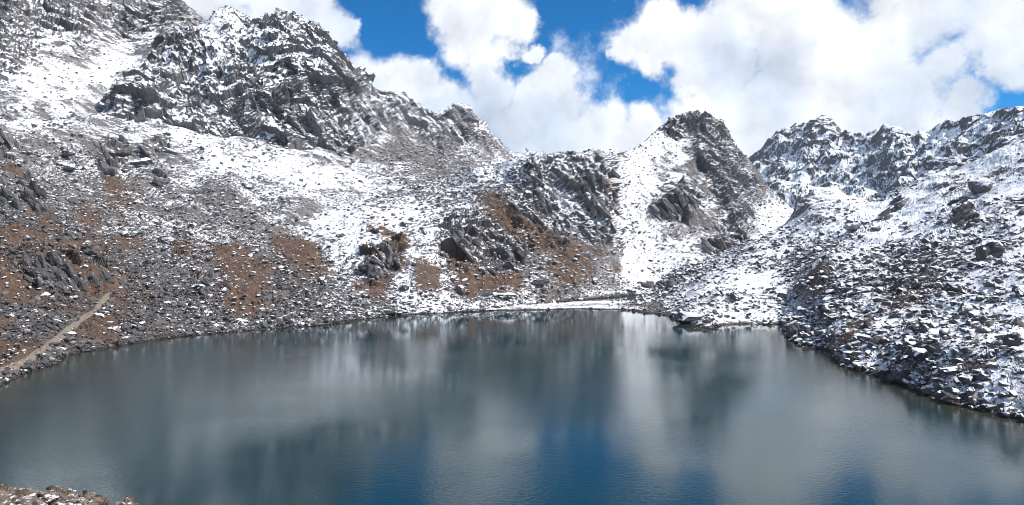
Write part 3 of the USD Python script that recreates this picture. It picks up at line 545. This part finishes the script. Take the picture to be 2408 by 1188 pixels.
# (hillside, x, y of the base, width in px, style, label)
BIG = [(right, 2307, 447, 54, "snowy", "large dark boulder with a brown lit face, highest on the right-hand slope"),
    (right, 2320, 606, 64, "snowy", "big brown boulder under a thick snow cap, on the smooth snow of the right bank"),
    (right, 2325, 611, 22, "snowy", "small snow-capped boulder at the foot of the big brown one"),
    (right, 2248, 690, 48, "snowy", "dark square boulder below the shaded rock step on the right bank"),
    (right, 2392, 472, 40, "snowy", "flat grey slab boulder in snow at the right edge of the view"),
    (right, 2402, 503, 22, "bare", "small black boulder cut by the right edge, under the grey slab"),
    (right, 2004, 539, 30, "bare", "blunt grey rock, leftmost of the row of three below the far snow valley"),
    (right, 2031, 527, 20, "snowy", "snow-topped rock in the middle of the row of three below the far valley"),
    (right, 2057, 540, 20, "bare", "narrow upright rock, rightmost of the row of three below the far valley"),
    (right, 1732, 702, 36, "snowy", "dark round boulder alone on the snowy tongue of the right shore"),
    (right, 2066, 806, 36, "bare", "grey sunlit boulder above the small bay of brown stones"),
    (right, 1966, 750, 32, "snowy", "dark flat boulder with snow on top, above the black shore blocks"),
    (right, 2036, 765, 26, "bare", "brownish boulder beside the strip of dry grass on the right bank"),
    (right, 2160, 845, 50, "snowy", "long dark boulder with scattered snow, just up from the right shore"),
    (right, 2238, 875, 46, "snowy", "low black boulder between two snowy slabs near the right shore"),
    (right, 2118, 897, 62, "bare", "wide dark boulder standing at the water's edge on the right shore"),
    (right, 2399, 768, 34, "bare", "tall black boulder at the right edge of the view, mid slope"),
    (right, 2303, 760, 38, "snowy", "black boulder with a pointed snowy top in the thickest rubble"),
    (right, 2333, 709, 26, "snowy", "small pointed boulder at the head of the thickest rubble"),
    (right, 2170, 776, 24, "snowy", "small dark boulder left of the thickest rubble"),
    (right, 2348, 814, 28, "snowy", "grey boulder under the thickest rubble, near the right edge"),
    (right, 2225, 792, 34, "snowy", "dark slanting boulder in the middle of the right bank"),
    (right, 2278, 916, 20, "bare", "little black boulder close above the water near the right edge"),
    (right, 1862, 782, 34, "bare", "black block with a vertical face, left end of the shore corner"),
    (right, 1893, 775, 34, "snowy", "black block with snow on its back, right end of the shore corner"),
    (right, 1948, 708, 24, "snowy", "flat boulder beside the dull brown rubble of the right bank"),
    (right, 2038, 682, 26, "snowy", "leaning slab at the lower end of the shaded rock step"),
    (right, 2010, 848, 24, "bare", "brown boulder at the tip of the small stony bay"),
    (right, 2240, 946, 44, "bare", "flat tan slab lying at the waterline of the right shore"),
    (right, 1618, 757, 60, "snowy", "long low slab under snow at the tip of the right-hand shore"),
    (right, 1661, 757, 20, "bare", "upright grey block behind the long snowy slab at the shore tip"),
    (right, 1681, 736, 16, "bare", "small round boulder in the snow above the shore tip"),
    (bluff, 1524, 675, 36, "snowy", "grey pyramid-shaped boulder at the end of the small pond"),
    (right, 1575, 676, 28, "bare", "dark slanting boulder where the right slope meets the pond"),
    (bluff, 1588, 648, 16, "snowy", "small grey boulder above the pyramid-shaped one"),
    (bluff, 1139, 694, 30, "bare", "dark boulder low on the talus below the brown bluff"),
    (bluff, 1269, 668, 30, "bare", "flat grey boulder in the rubble right below the grass stripes"),
    (bluff, 955, 682, 28, "snowy", "dark boulder, upper of a pair on the talus right of the brown patch"),
    (bluff, 960, 713, 22, "snowy", "dark boulder, lower of a pair on the talus right of the brown patch"),
    (bluff, 918, 738, 26, "bare", "black boulder close to the water below the long brown patch"),
    (bluff, 865, 632, 44, "bare", "large grey rock on the left flank of the long brown patch"),
    (bluff, 1085, 685, 28, "snowy", "snow-dusted boulder in the talus left of the dark one"),
    (bluff, 1190, 705, 40, "snowy", "low wide boulder right above the left end of the pond"),
    (left, 376, 434, 36, "bare", "grey boulder alone in the snow below the great crag"),
    (left, 158, 367, 36, "bare", "blocky grey boulder below the left snowfield"),
    (left, 292, 365, 30, "bare", "dark boulder in the rocks left of the crag's foot"),
    (left, 333, 388, 40, "snowy", "wide dark boulder under the leaning slabs below the crag"),
    (left, 262, 408, 34, "bare", "brownish boulder at the upper end of the rust streak"),
    (left, 155, 398, 40, "snowy", "flat wide boulder on the slope below the blocky grey one"),
    (upper, 172, 274, 18, "bare", "small brown boulder lying in the broad snowfield"),
    (left, 296, 556, 24, "snowy", "dark boulder in the middle of the grey scree slope"),
    (left, 175, 475, 22, "bare", "small grey boulder in the upper scree slope on the left"),
    (left, 395, 570, 30, "snowy", "flat boulder above the small brown patch in the scree"),
    (left, 298, 774, 26, "bare", "grey boulder on the edge of the brown lakeside slope"),
    (left, 28, 776, 30, "bare", "long grey slab in the dark boulder field at the left edge"),
    (left, 350, 620, 26, "bare", "pointed dark boulder between the path and the scree"),
    (left, 223, 594, 30, "bare", "dark boulder on the crest above the shaded outcrop"),
    (left, 350, 676, 22, "snowy", "boulder with snow stripes uphill from the path's end")]
rb = np.random.default_rng(5)
for k, (s_, px, py, w, style, label) in enumerate(BIG):
    i = s_.seen(px, py)
    p = s_.P[i]
    size = 1.15 * w * p[1] / F
    st = (1.25, 0.9, 0.62) if "flat" in label or "long" in label or "low" in label else (0.75, 0.75, 1.3) if "upright" in label or "tall" in label or "narrow" in label else (1, 1, 1.0)
    boulder("boulder", p, size, rb.uniform(0, 6.28) if st[0] <= 1 else rb.uniform(-0.4, 0.4), k % 10, style, label, tilt=rb.uniform(-0.2, 0.2), stretch=st)

# every other boulder is told by the landmark nearest to it
HANDLE = ["the highest brown-faced boulder", "the big snow-capped brown boulder", "the little capped boulder at its foot", "the square boulder below the shaded step", "the flat grey slab at the right edge", "the small black edge boulder",
    "the left rock of the row of three", "the middle rock of the row of three", "the right rock of the row of three", "the lone round boulder on the snowy tongue", "the sunlit grey boulder above the bay", "the flat boulder above the shore blocks",
    "the brownish boulder by the dry grass", "the long dark boulder near the right shore", "the low black boulder between snowy slabs", "the wide dark waterside boulder", "the tall black right-edge boulder", "the pointed boulder in the thickest rubble",
    "the small boulder heading the rubble", "the small boulder left of the rubble", "the grey boulder under the thickest rubble", "the slanting boulder mid right bank", "the little black boulder above the water", "the left black block of the corner",
    "the right black block of the corner", "the flat boulder by the brown rubble", "the leaning slab under the shaded step", "the brown boulder at the bay's tip", "the tan slab at the waterline", "the long snowy slab at the shore tip",
    "the upright block at the shore tip", "the small round shore-tip boulder", "the grey pyramid by the pond", "the slanting boulder by the pond", "the small boulder above the pyramid", "the dark boulder low on the talus",
    "the flat boulder below the grass stripes", "the upper boulder of the talus pair", "the lower boulder of the talus pair", "the black boulder under the brown patch", "the large rock beside the brown patch", "the snow-dusted talus boulder",
    "the low wide boulder above the pond", "the lone grey boulder below the crag", "the blocky boulder under the snowfield", "the dark boulder left of the crag's foot", "the wide boulder under the leaning slabs", "the boulder above the rust streak",
    "the flat wide boulder on the left slope", "the brown boulder in the snowfield", "the dark boulder in the grey scree", "the small grey boulder high on the left", "the flat boulder above the brown patch", "the grey boulder by the lakeside grass",
    "the long slab at the left edge", "the pointed boulder above the path", "the dark boulder above the shaded outcrop", "the striped boulder uphill of the path"]
assert len(HANDLE) == len(BIG)
AT = [(b[1], b[2]) for b in BIG]
for px, py, say in [(478, 668, "the brown-grey rock hump in the scree"), (575, 650, "the widest brown patch in the scree"), (725, 615, "the narrow brown patch left of the bluff"), (575, 770, "the shore below the widest brown patch"), (700, 760, "the left shore below the narrow brown patch"),
                    (820, 740, "the shore left of the bluff talus"), (895, 628, "the rock hump on the long brown patch"), (150, 650, "the dark rock band by the path"), (660, 520, "the snow shoulder left of the bluff"), (560, 540, "the upper scree under the great crag"),
                    (420, 690, "the scree right of the path's end"), (400, 780, "the shore right of the grassy point"), (110, 770, "the boulder field beside the path"), (1140, 590, "the broad dark rock face"), (1010, 640, "the talus left of the broad rock face"), (470, 470, "the snow fan under the crag"),
                    (760, 690, "the talus below the narrow brown patch"), (640, 700, "the talus right of the widest brown patch"), (1350, 640, "the lower end of the grass stripes"), (250, 500, "the grey slope under the rust streak"), (690, 440, "the wide snow apron under the crag")]:
    AT.append((px, py)); HANDLE.append(say)
AT = np.array(AT, float)
WAY = ["right of", "below right of", "below", "below left of", "left of", "above left of", "above", "above right of"]
ORD = ["", "second ", "third ", "fourth ", "fifth ", "sixth ", "seventh ", "eighth ", "ninth "]
told = {}
def more_boulders(s, n, weight, smin, smax, style, look, group, seed):
    r = np.random.default_rng(seed)
    vis = (s.px > -30) & (s.px < 2440) & (s.py > -20)
    w = s.areas() * np.clip(weight, 0, None) * vis * (s.M.reshape(-1, 3)[:, 2] > 0.3) / s.P[:, 1]
    todo = []
    for i in r.choice(len(w), size=n, replace=False, p=w / w.sum()):
        q = np.array([CX + F * s.P[i, 0] / s.P[i, 1], YH + F * (CH - s.P[i, 2]) / s.P[i, 1]])
        k = int(np.argmin(np.hypot(*(AT - q).T)))
        d = q - AT[k]
        todo.append((np.hypot(*d), i, k, int(round(math.atan2(d[1], d[0]) / (math.pi / 4))) % 8))
    for far_, i, k, way in sorted(todo):                  # nearest first, so that "second" is the next one out
        size = smin / (1 - r.random() * (1 - (smin / smax) ** 2)) ** 0.5
        m = told.get((k, way), 0); told[k, way] = m + 1
        kind = "large" if size > 0.7 * smax else "small" if size < 1.25 * smin else "medium"
        boulder("boulder", s.P[i], size, r.uniform(0, 6.28), int(r.integers(10)), style, f"{ORD[min(m, 8)]}{kind} {look} {WAY[way]} {HANDLE[k]}", group, tilt=r.normal(0, 0.15), stretch=r.uniform(0.85, 1.2, 3))
more_boulders(right, 110, (loose(right) + 0.3 * (right.py > 560)) * heap, 1.7, 4.8, "snowy", "snow-dusted boulder", "boulders on the right bank", 301)
more_boulders(bluff, 60, loose(bluff) * (bluff.M.reshape(-1, 3)[:, 2] < 40), 2.4, 5.0, "snowy", "dark snowy boulder", "boulders at the foot of the bluff", 302)
more_boulders(left, 40, (loose(left) + 0.4) * (left.snow > -0.3) * (left.px < 800), 2.6, 5.0, "snowy", "snow-streaked boulder", "boulders in the left scree", 303)
more_boulders(left, 30, left.b * (1 - left.g) * (1 - left.path) * (left.py > 560), 2.0, 4.0, "bare", "bare grey boulder", "bare boulders near the left shore", 304)

def outcrop(s, label, ring, n, size, material, seed, lean=1.0, category="rock outcrop", name="rock_outcrop"):
    """Bedrock that stands out of a hillside as tilted slabs, each slab a part."""
    r = np.random.default_rng(seed)
    pg = shapely.Polygon(ring)
    x0, y0, x1, y1 = pg.bounds
    spots = []
    while len(spots) < n:
        a, b = r.uniform(x0, x1), r.uniform(y0, y1)
        if pg.contains(shapely.Point(a, b)):
            spots.append((a, b))
    pts = np.array([s.P[s.seen(a, b)] for a, b in spots])
    base = np.array([*pts[:, :2].mean(0), pts[:, 2].min()])
    x = UsdGeom.Xform.Define(stage, "/World/" + numbered(name))
    x.AddTranslateOp().Set(Gf.Vec3d(*map(float, base)))
    tag(x, label, category)
    for k, p in enumerate(pts):
        m = rock_mesh(seed * 100 + k, 18, 1.0)
        v, f = trimesh.remesh.subdivide_to_size(m.vertices, m.faces, 0.2)
        m = trimesh.Trimesh(v, f); m.merge_vertices()
        chip, _ = facets(m.vertices * [1.0, 1.6, 1.6], 0.22, seed + k, 0.9)
        m.vertices = m.vertices + m.vertex_normals * (0.07 * chip)[:, None]
        L = size * r.uniform(0.6, 1.35)
        v = m.vertices * [L * r.uniform(1.1, 1.9), L * r.uniform(0.5, 0.9), L * r.uniform(0.45, 0.8)]
        e1 = E1 * ([-1.5, 1, 0.6] if s is right else [1, 1, 1]) * lean + r.normal(0, 0.22, 3); e1 /= np.linalg.norm(e1)
        e3 = np.cross(e1, [0.86, 0, 0.5] + r.normal(0, 0.2, 3)); e3 /= np.linalg.norm(e3)
        v = v @ np.stack([e1, np.cross(e3, e1), e3])
        usdkit.mesh(stage, f"{x.GetPath()}/slab" + (f"_{k:03d}" if k else ""), (v + p - base - s.N[0] * 0, m.faces), material)

OUT = [(left, "dark overhanging rock band under the brown bench by the path", poly(60, 615, 250, 618, 255, 655, 200, 688, 125, 690, 65, 650), 34, 4.4, M_BLACK),
    (left, "big pale grey bluff of rock at the left edge, above the scree", poly(0, 425, 70, 405, 110, 455, 108, 500, 40, 485, 0, 465), 26, 5.4, M_BARE),
    (left, "rust-stained rocks below the left end of the great crag", poly(225, 335, 300, 330, 305, 400, 245, 400), 14, 7.0, M_ROCK),
    (left, "group of leaning slabs in snow under the great crag", poly(342, 332, 400, 322, 402, 358, 348, 356), 9, 7.5, M_ROCK),
    (left, "dark rock knob at the left edge below the snowfield", poly(-10, 315, 30, 330, 45, 370, 0, 370), 8, 8.0, M_ROCK),
    (left, "brown-grey rock hump at the lower edge of the second brown patch", poly(452, 645, 505, 642, 500, 692, 462, 690), 9, 5.0, M_BARE),
    (bluff, "rock hump across the lower half of the long brown patch", poly(850, 590, 935, 580, 945, 640, 870, 665), 14, 5.5, M_ROCK),
    (bluff, "broad dark rock face left of the striped brown slope", poly(1050, 545, 1110, 500, 1235, 565, 1235, 635, 1150, 655, 1050, 612), 40, 4.6, M_ROCK),
    (bluff, "pale tilted slab in the middle of the cliff, shadowed hollow on its left", poly(1360, 420, 1385, 415, 1420, 500, 1405, 520), 10, 7.5, M_BARE),
    (bluff, "narrow buttress at the left end of the cliff above the grass stripes", poly(1240, 380, 1262, 380, 1325, 560, 1300, 575), 18, 5.0, M_ROCK),
    (bluff, "right end of the cliff, brown-streaked and broken", poly(1420, 380, 1450, 385, 1452, 545, 1415, 545), 18, 4.5, M_ROCK),
    (peak, "rock island on the left flank of the snowy peak", poly(1535, 485, 1590, 440, 1650, 475, 1615, 518, 1540, 512), 16, 9.0, M_ROCK),
    (peak, "dark rock at the foot of the snowy peak above the right slope", poly(1645, 565, 1715, 575, 1718, 596, 1655, 598), 10, 7.0, M_ROCK),
    (right, "black cliff standing in shade high on the right bank", poly(2236, 465, 2282, 455, 2282, 535, 2240, 540), 22, 4.2, M_BLACK),
    (right, "shaded rock step running down the middle of the right bank", poly(2215, 555, 2240, 600, 2180, 655, 2110, 660, 2080, 640, 2160, 590), 34, 3.4, M_BLACK),
    (right, "low black ledges above the strip of dry grass on the right bank", poly(2090, 660, 2200, 640, 2210, 668, 2100, 690), 16, 2.8, M_BLACK),
    (right, "dark stepped rocks on the right bank above the wide waterside boulder", poly(2090, 780, 2200, 790, 2210, 840, 2110, 830), 16, 2.2, M_BLACK),
    (right, "black jumbled rocks in the thickest rubble near the right edge", poly(2270, 730, 2380, 740, 2380, 800, 2290, 800), 18, 2.2, M_BLACK),
    (right, "dark ledges at the waterline in the right corner of the lake", poly(2100, 880, 2230, 925, 2260, 945, 2120, 902), 14, 1.9, M_BLACK),
    (right, "dark broken rocks along the shore between the corner blocks and the stony bay", poly(1850, 760, 1930, 780, 1950, 815, 1880, 805), 14, 2.2, M_BLACK),
    (right, "blue-shaded rock rib with a black cleft on the skyline of the right slope", poly(2062, 515, 2105, 470, 2125, 480, 2072, 528), 10, 6.0, M_ROCK)]
for k, (s_, label, ring, n, size, mat) in enumerate(OUT):
    outcrop(s_, label, ring, n, size, mat, 400 + k)

# ------------------------------------------------------------------ path, sandbar, pole
M_PATH = usdkit.material(stage, "/World/Looks/path_gravel", {"g": ("geometry", {}), "n": ("noise_texture", {"scale": 1.6, "detail": 6.0, "roughness": 0.7}), "b": ("bump", {"strength": 0.5, "distance": 0.2}),
    "c": ("rgb_ramp", {"ramp": [(0.3, (0.07, 0.055, 0.042)), (0.5, (0.15, 0.125, 0.10)), (0.7, (0.26, 0.225, 0.19))]}), "p": ("principled_bsdf", {"roughness": 0.9, "specular_ior_level": 0.2})},
    [("g.position", "n.vector"), ("n.fac", "b.height"), ("b.normal", "p.normal"), ("n.fac", "c.fac"), ("c.color", "p.base_color")], surface="p.BSDF")
pts = np.array([left.P[left.seen(a, b)] for a, b in np.array([np.interp(np.linspace(0, len(PATH_PX) - 1, 60), range(len(PATH_PX)), [q[k] for q in PATH_PX]) for k in (0, 1)]).T])
pts = np.stack([gaussian_filter(pts[:, k], 1.5, mode="nearest") for k in range(3)], 1)
tan = np.gradient(pts, axis=0); tan[:, 2] = 0; tan /= np.linalg.norm(tan, axis=1, keepdims=True)
side = np.stack([tan[:, 1], -tan[:, 0], 0 * tan[:, 0]], 1)
xy = cKDTree(left.P[:, :2])
rows = []
for k, o in enumerate(np.linspace(-1, 1, 7)):
    q = pts + side * (o * (0.85 + 1.3 * np.exp(-np.arange(60) / 9.0) + 0.45 * fb(pts, 5, 2, 7)))[:, None]
    _, i = xy.query(q[:, :2], k=6)
    q[:, 2] = gaussian_filter(left.P[i, 2].max(1), 1.0, mode="nearest") + 0.12 - 0.25 * o ** 4
    rows.append(q)
rows = np.array(rows)
pf = [[i * 60 + j, i * 60 + j + 1, (i + 1) * 60 + j + 1, (i + 1) * 60 + j] for i in range(6) for j in range(59)]
tag(usdkit.mesh(stage, "/World/path", (rows.reshape(-1, 3), np.array(pf)), M_PATH, smooth=True), kind="structure")

near_e = PchipInterpolator([1110, 1200, 1300, 1400, 1480, 1530, 1590], [732, 731, 729.5, 728.5, 732, 738, 748])
far_e = PchipInterpolator([1110, 1180, 1260, 1400, 1500, 1590], [730.5, 724, 718, 709, 705, 716])
uu, vv = np.meshgrid(np.linspace(1110, 1590, 260), np.linspace(0, 1, 46))
bd = shore_d(near_e(uu)) * (1 - vv) + shore_d(far_e(uu)) * vv
bp = np.stack([bd * (uu - CX) / F, bd, 0 * bd], -1).reshape(-1, 3)
bp[:, 0] += 0.0
edge = np.minimum(vv, 1 - vv).ravel()
bp[:, 2] = -0.35 + 1.25 * np.clip(edge * 5, 0, 1) ** 0.7 + 0.55 * fb(bp, 9, 3, 3) + 0.35 * rubble_height(bp, 1.6, 5)
b_snow = -0.28 + 0.5 * fb(bp, 14, 3, 9) - 1.3 * np.clip(1 - bp[:, 2] / 0.45, 0, 1) - 0.5 * np.clip((uu.ravel() - 1440) / 90, 0, 1)
bar = Sheet.__new__(Sheet)
bar.shape, bar.P, bar.M, bar.N, bar.px, bar.py = uu.shape, bp, bp.reshape(*uu.shape, 3), np.tile([0, 0, 1.0], (len(bp), 1)), uu.ravel(), vv.ravel()
tag(bar.build("sandbar", M_GROUND, {"snow": b_snow, "grass": 0 * b_snow + 0.2, "tone": 0 * b_snow + 1}), kind="structure")
scatter("shore_stones", bar, 900, 0.15 + 1.0 * (edge < 0.12) + 1.2 * np.clip((uu.ravel() - 1420) / 90, 0, 1), 0.4, 1.8, 2.0, M_BARE, 40)

M_POLE = usdkit.material(stage, "/World/Looks/white_pole", {"p": ("principled_bsdf", {"base_color": (0.75, 0.75, 0.74), "roughness": 0.6})}, [], surface="p.BSDF")
pp = right.P[right.seen(1638, 722)]
ph = 26 * pp[1] / F
x = UsdGeom.Xform.Define(stage, "/World/flag_pole"); x.AddTranslateOp().Set(Gf.Vec3d(*map(float, pp)))
pole = trimesh.creation.cone(radius=0.16, height=ph * 4, sections=10)
pole = trimesh.intersections.slice_mesh_plane(pole, [0, 0, -1], [0, 0, ph], cap=False)
usdkit.mesh(stage, "/World/flag_pole/pole", pole, M_POLE, smooth=40)
cz = np.linspace(0.35, 1.0, 14)[:, None] * ph; cw = np.linspace(0, 1, 5)[None]
cl = np.stack([0.1 + 0.55 * cw + 0 * cz, 0.10 * np.sin(cz * 3 + cw * 4) * cw, cz - 0.15 * cw], -1).reshape(-1, 3)
cf = np.array([[i * 5 + j, i * 5 + j + 1, (i + 1) * 5 + j + 1, (i + 1) * 5 + j] for i in range(13) for j in range(4)])
usdkit.mesh(stage, "/World/flag_pole/flag", (cl, cf), M_POLE, smooth=True)
tag(x, "thin white pole with a long narrow flag on the snowy slope above the shore tip", "pole")

# ------------------------------------------------------------------ the ledge the picture is taken from
LICHEN = [(0.25, (0.018, 0.014, 0.011)), (0.42, (0.055, 0.040, 0.026)), (0.52, (0.10, 0.077, 0.06)), (0.62, (0.16, 0.135, 0.12)), (0.75, (0.10, 0.057, 0.020))]
M_LICHEN = ground_material("lichen_rock", LICHEN, GRASS, attrs=False, bare=-0.42, snow_scale=3.2, nscale=6.0, grain=1.1, steep=0.78)
M_LEDGE = ground_material("ledge_ground", LICHEN, GRASS, attrs=False, bare=-0.5, snow_scale=2.0, nscale=5.0)
gx, gy = np.meshgrid(np.linspace(-60, 60, 160), np.linspace(2, 84, 120))
gp = np.stack([gx, gy, 28.2 - 0.34 * gy - 0.003 * np.clip(gy - 24, 0, 99) ** 2], -1).reshape(-1, 3)
gp[:, 2] += 0.35 * fb(gp, 5, 4, 15) - 0.8
gp[:, 2] = np.maximum(gp[:, 2], -4)
gf = np.array([[i * 160 + j, i * 160 + j + 1, (i + 1) * 160 + j + 1, (i + 1) * 160 + j] for i in range(119) for j in range(159)])
tag(usdkit.mesh(stage, "/World/lakeside_ledge", (gp, gf), M_LEDGE), kind="structure")

def near_rock(px0, px1, top, d, depth, seed, label, low=1240):
    """A weathered rock of the ledge, seen from above its top."""
    r = np.random.default_rng(seed)
    w, h = (px1 - px0) * d / F, (low - top) * d / F
    m = trimesh.creation.icosphere(subdivisions=5)
    p = np.sign(m.vertices) * np.abs(m.vertices) ** 0.75
    p = p / np.abs(p).max(0) * [w / 2, depth / 2, h / 2]
    n = m.vertex_normals
    a, _ = facets(p + 5 * seed, 0.42, seed, 0.9)
    b, _ = facets(p + 3 * seed, 0.16, seed + 1, 0.9)
    p = p + n * (0.17 * a + 0.06 * b + 0.10 * fb(p + seed, 0.5, 4, seed) + 0.035 * fb(p + seed, 0.09, 2, seed + 3))[:, None]
    c = np.array([d * ((px0 + px1) / 2 - CX) / F, d, CH - d * ((top + low) / 2 - YH) / F])
    o = UsdGeom.Xform.Define(stage, "/World/" + numbered("lichen_rock")); o.AddTranslateOp().Set(Gf.Vec3d(*map(float, c)))
    usdkit.mesh(stage, f"{o.GetPath()}/body", (p, m.faces), M_LICHEN)
    return tag(o, label, "rock")
near_rock(-90, 82, 1164, 22.0, 2.2, 1, "broad pinkish rock at the bottom left corner, cracked and dusted with snow")
near_rock(84, 178, 1160, 22.4, 1.4, 2, "dark brown rock in the middle of the foreground ledge")
near_rock(100, 200, 1178, 21.6, 0.9, 3, "low grey rock in front of the dark brown foreground rock")
near_rock(186, 243, 1164, 22.6, 0.9, 4, "round rock with ochre lichen standing over the water in the foreground")
near_rock(190, 262, 1184, 21.8, 0.8, 5, "snow-speckled rock right below the round ochre one", 1230)
near_rock(262, 318, 1185, 22.4, 0.8, 6, "small mossy rock at the right end of the foreground ledge", 1230)
near_rock(40, 110, 1182, 21.2, 0.8, 7, "rock with snow in its cracks between the pinkish and the brown rock", 1235)


# ------------------------------------------------------------------ thin mountain air
M_HAZE = usdkit.material(stage, "/World/Looks/thin_air", {"v": ("principled_volume", {"color": (0.72, 0.86, 1.0), "density": 0.000035, "anisotropy": 0.2})}, [], volume="v.volume")
top = max(s_.P[:, 2].max() for s_ in (upper, far, crag)) + 12
hz = trimesh.creation.box([4400, 3200, top + 8]); hz.apply_translation([0, 1400, (top - 8) / 2])
tag(usdkit.mesh(stage, "/World/haze", hz, M_HAZE), kind="stuff")
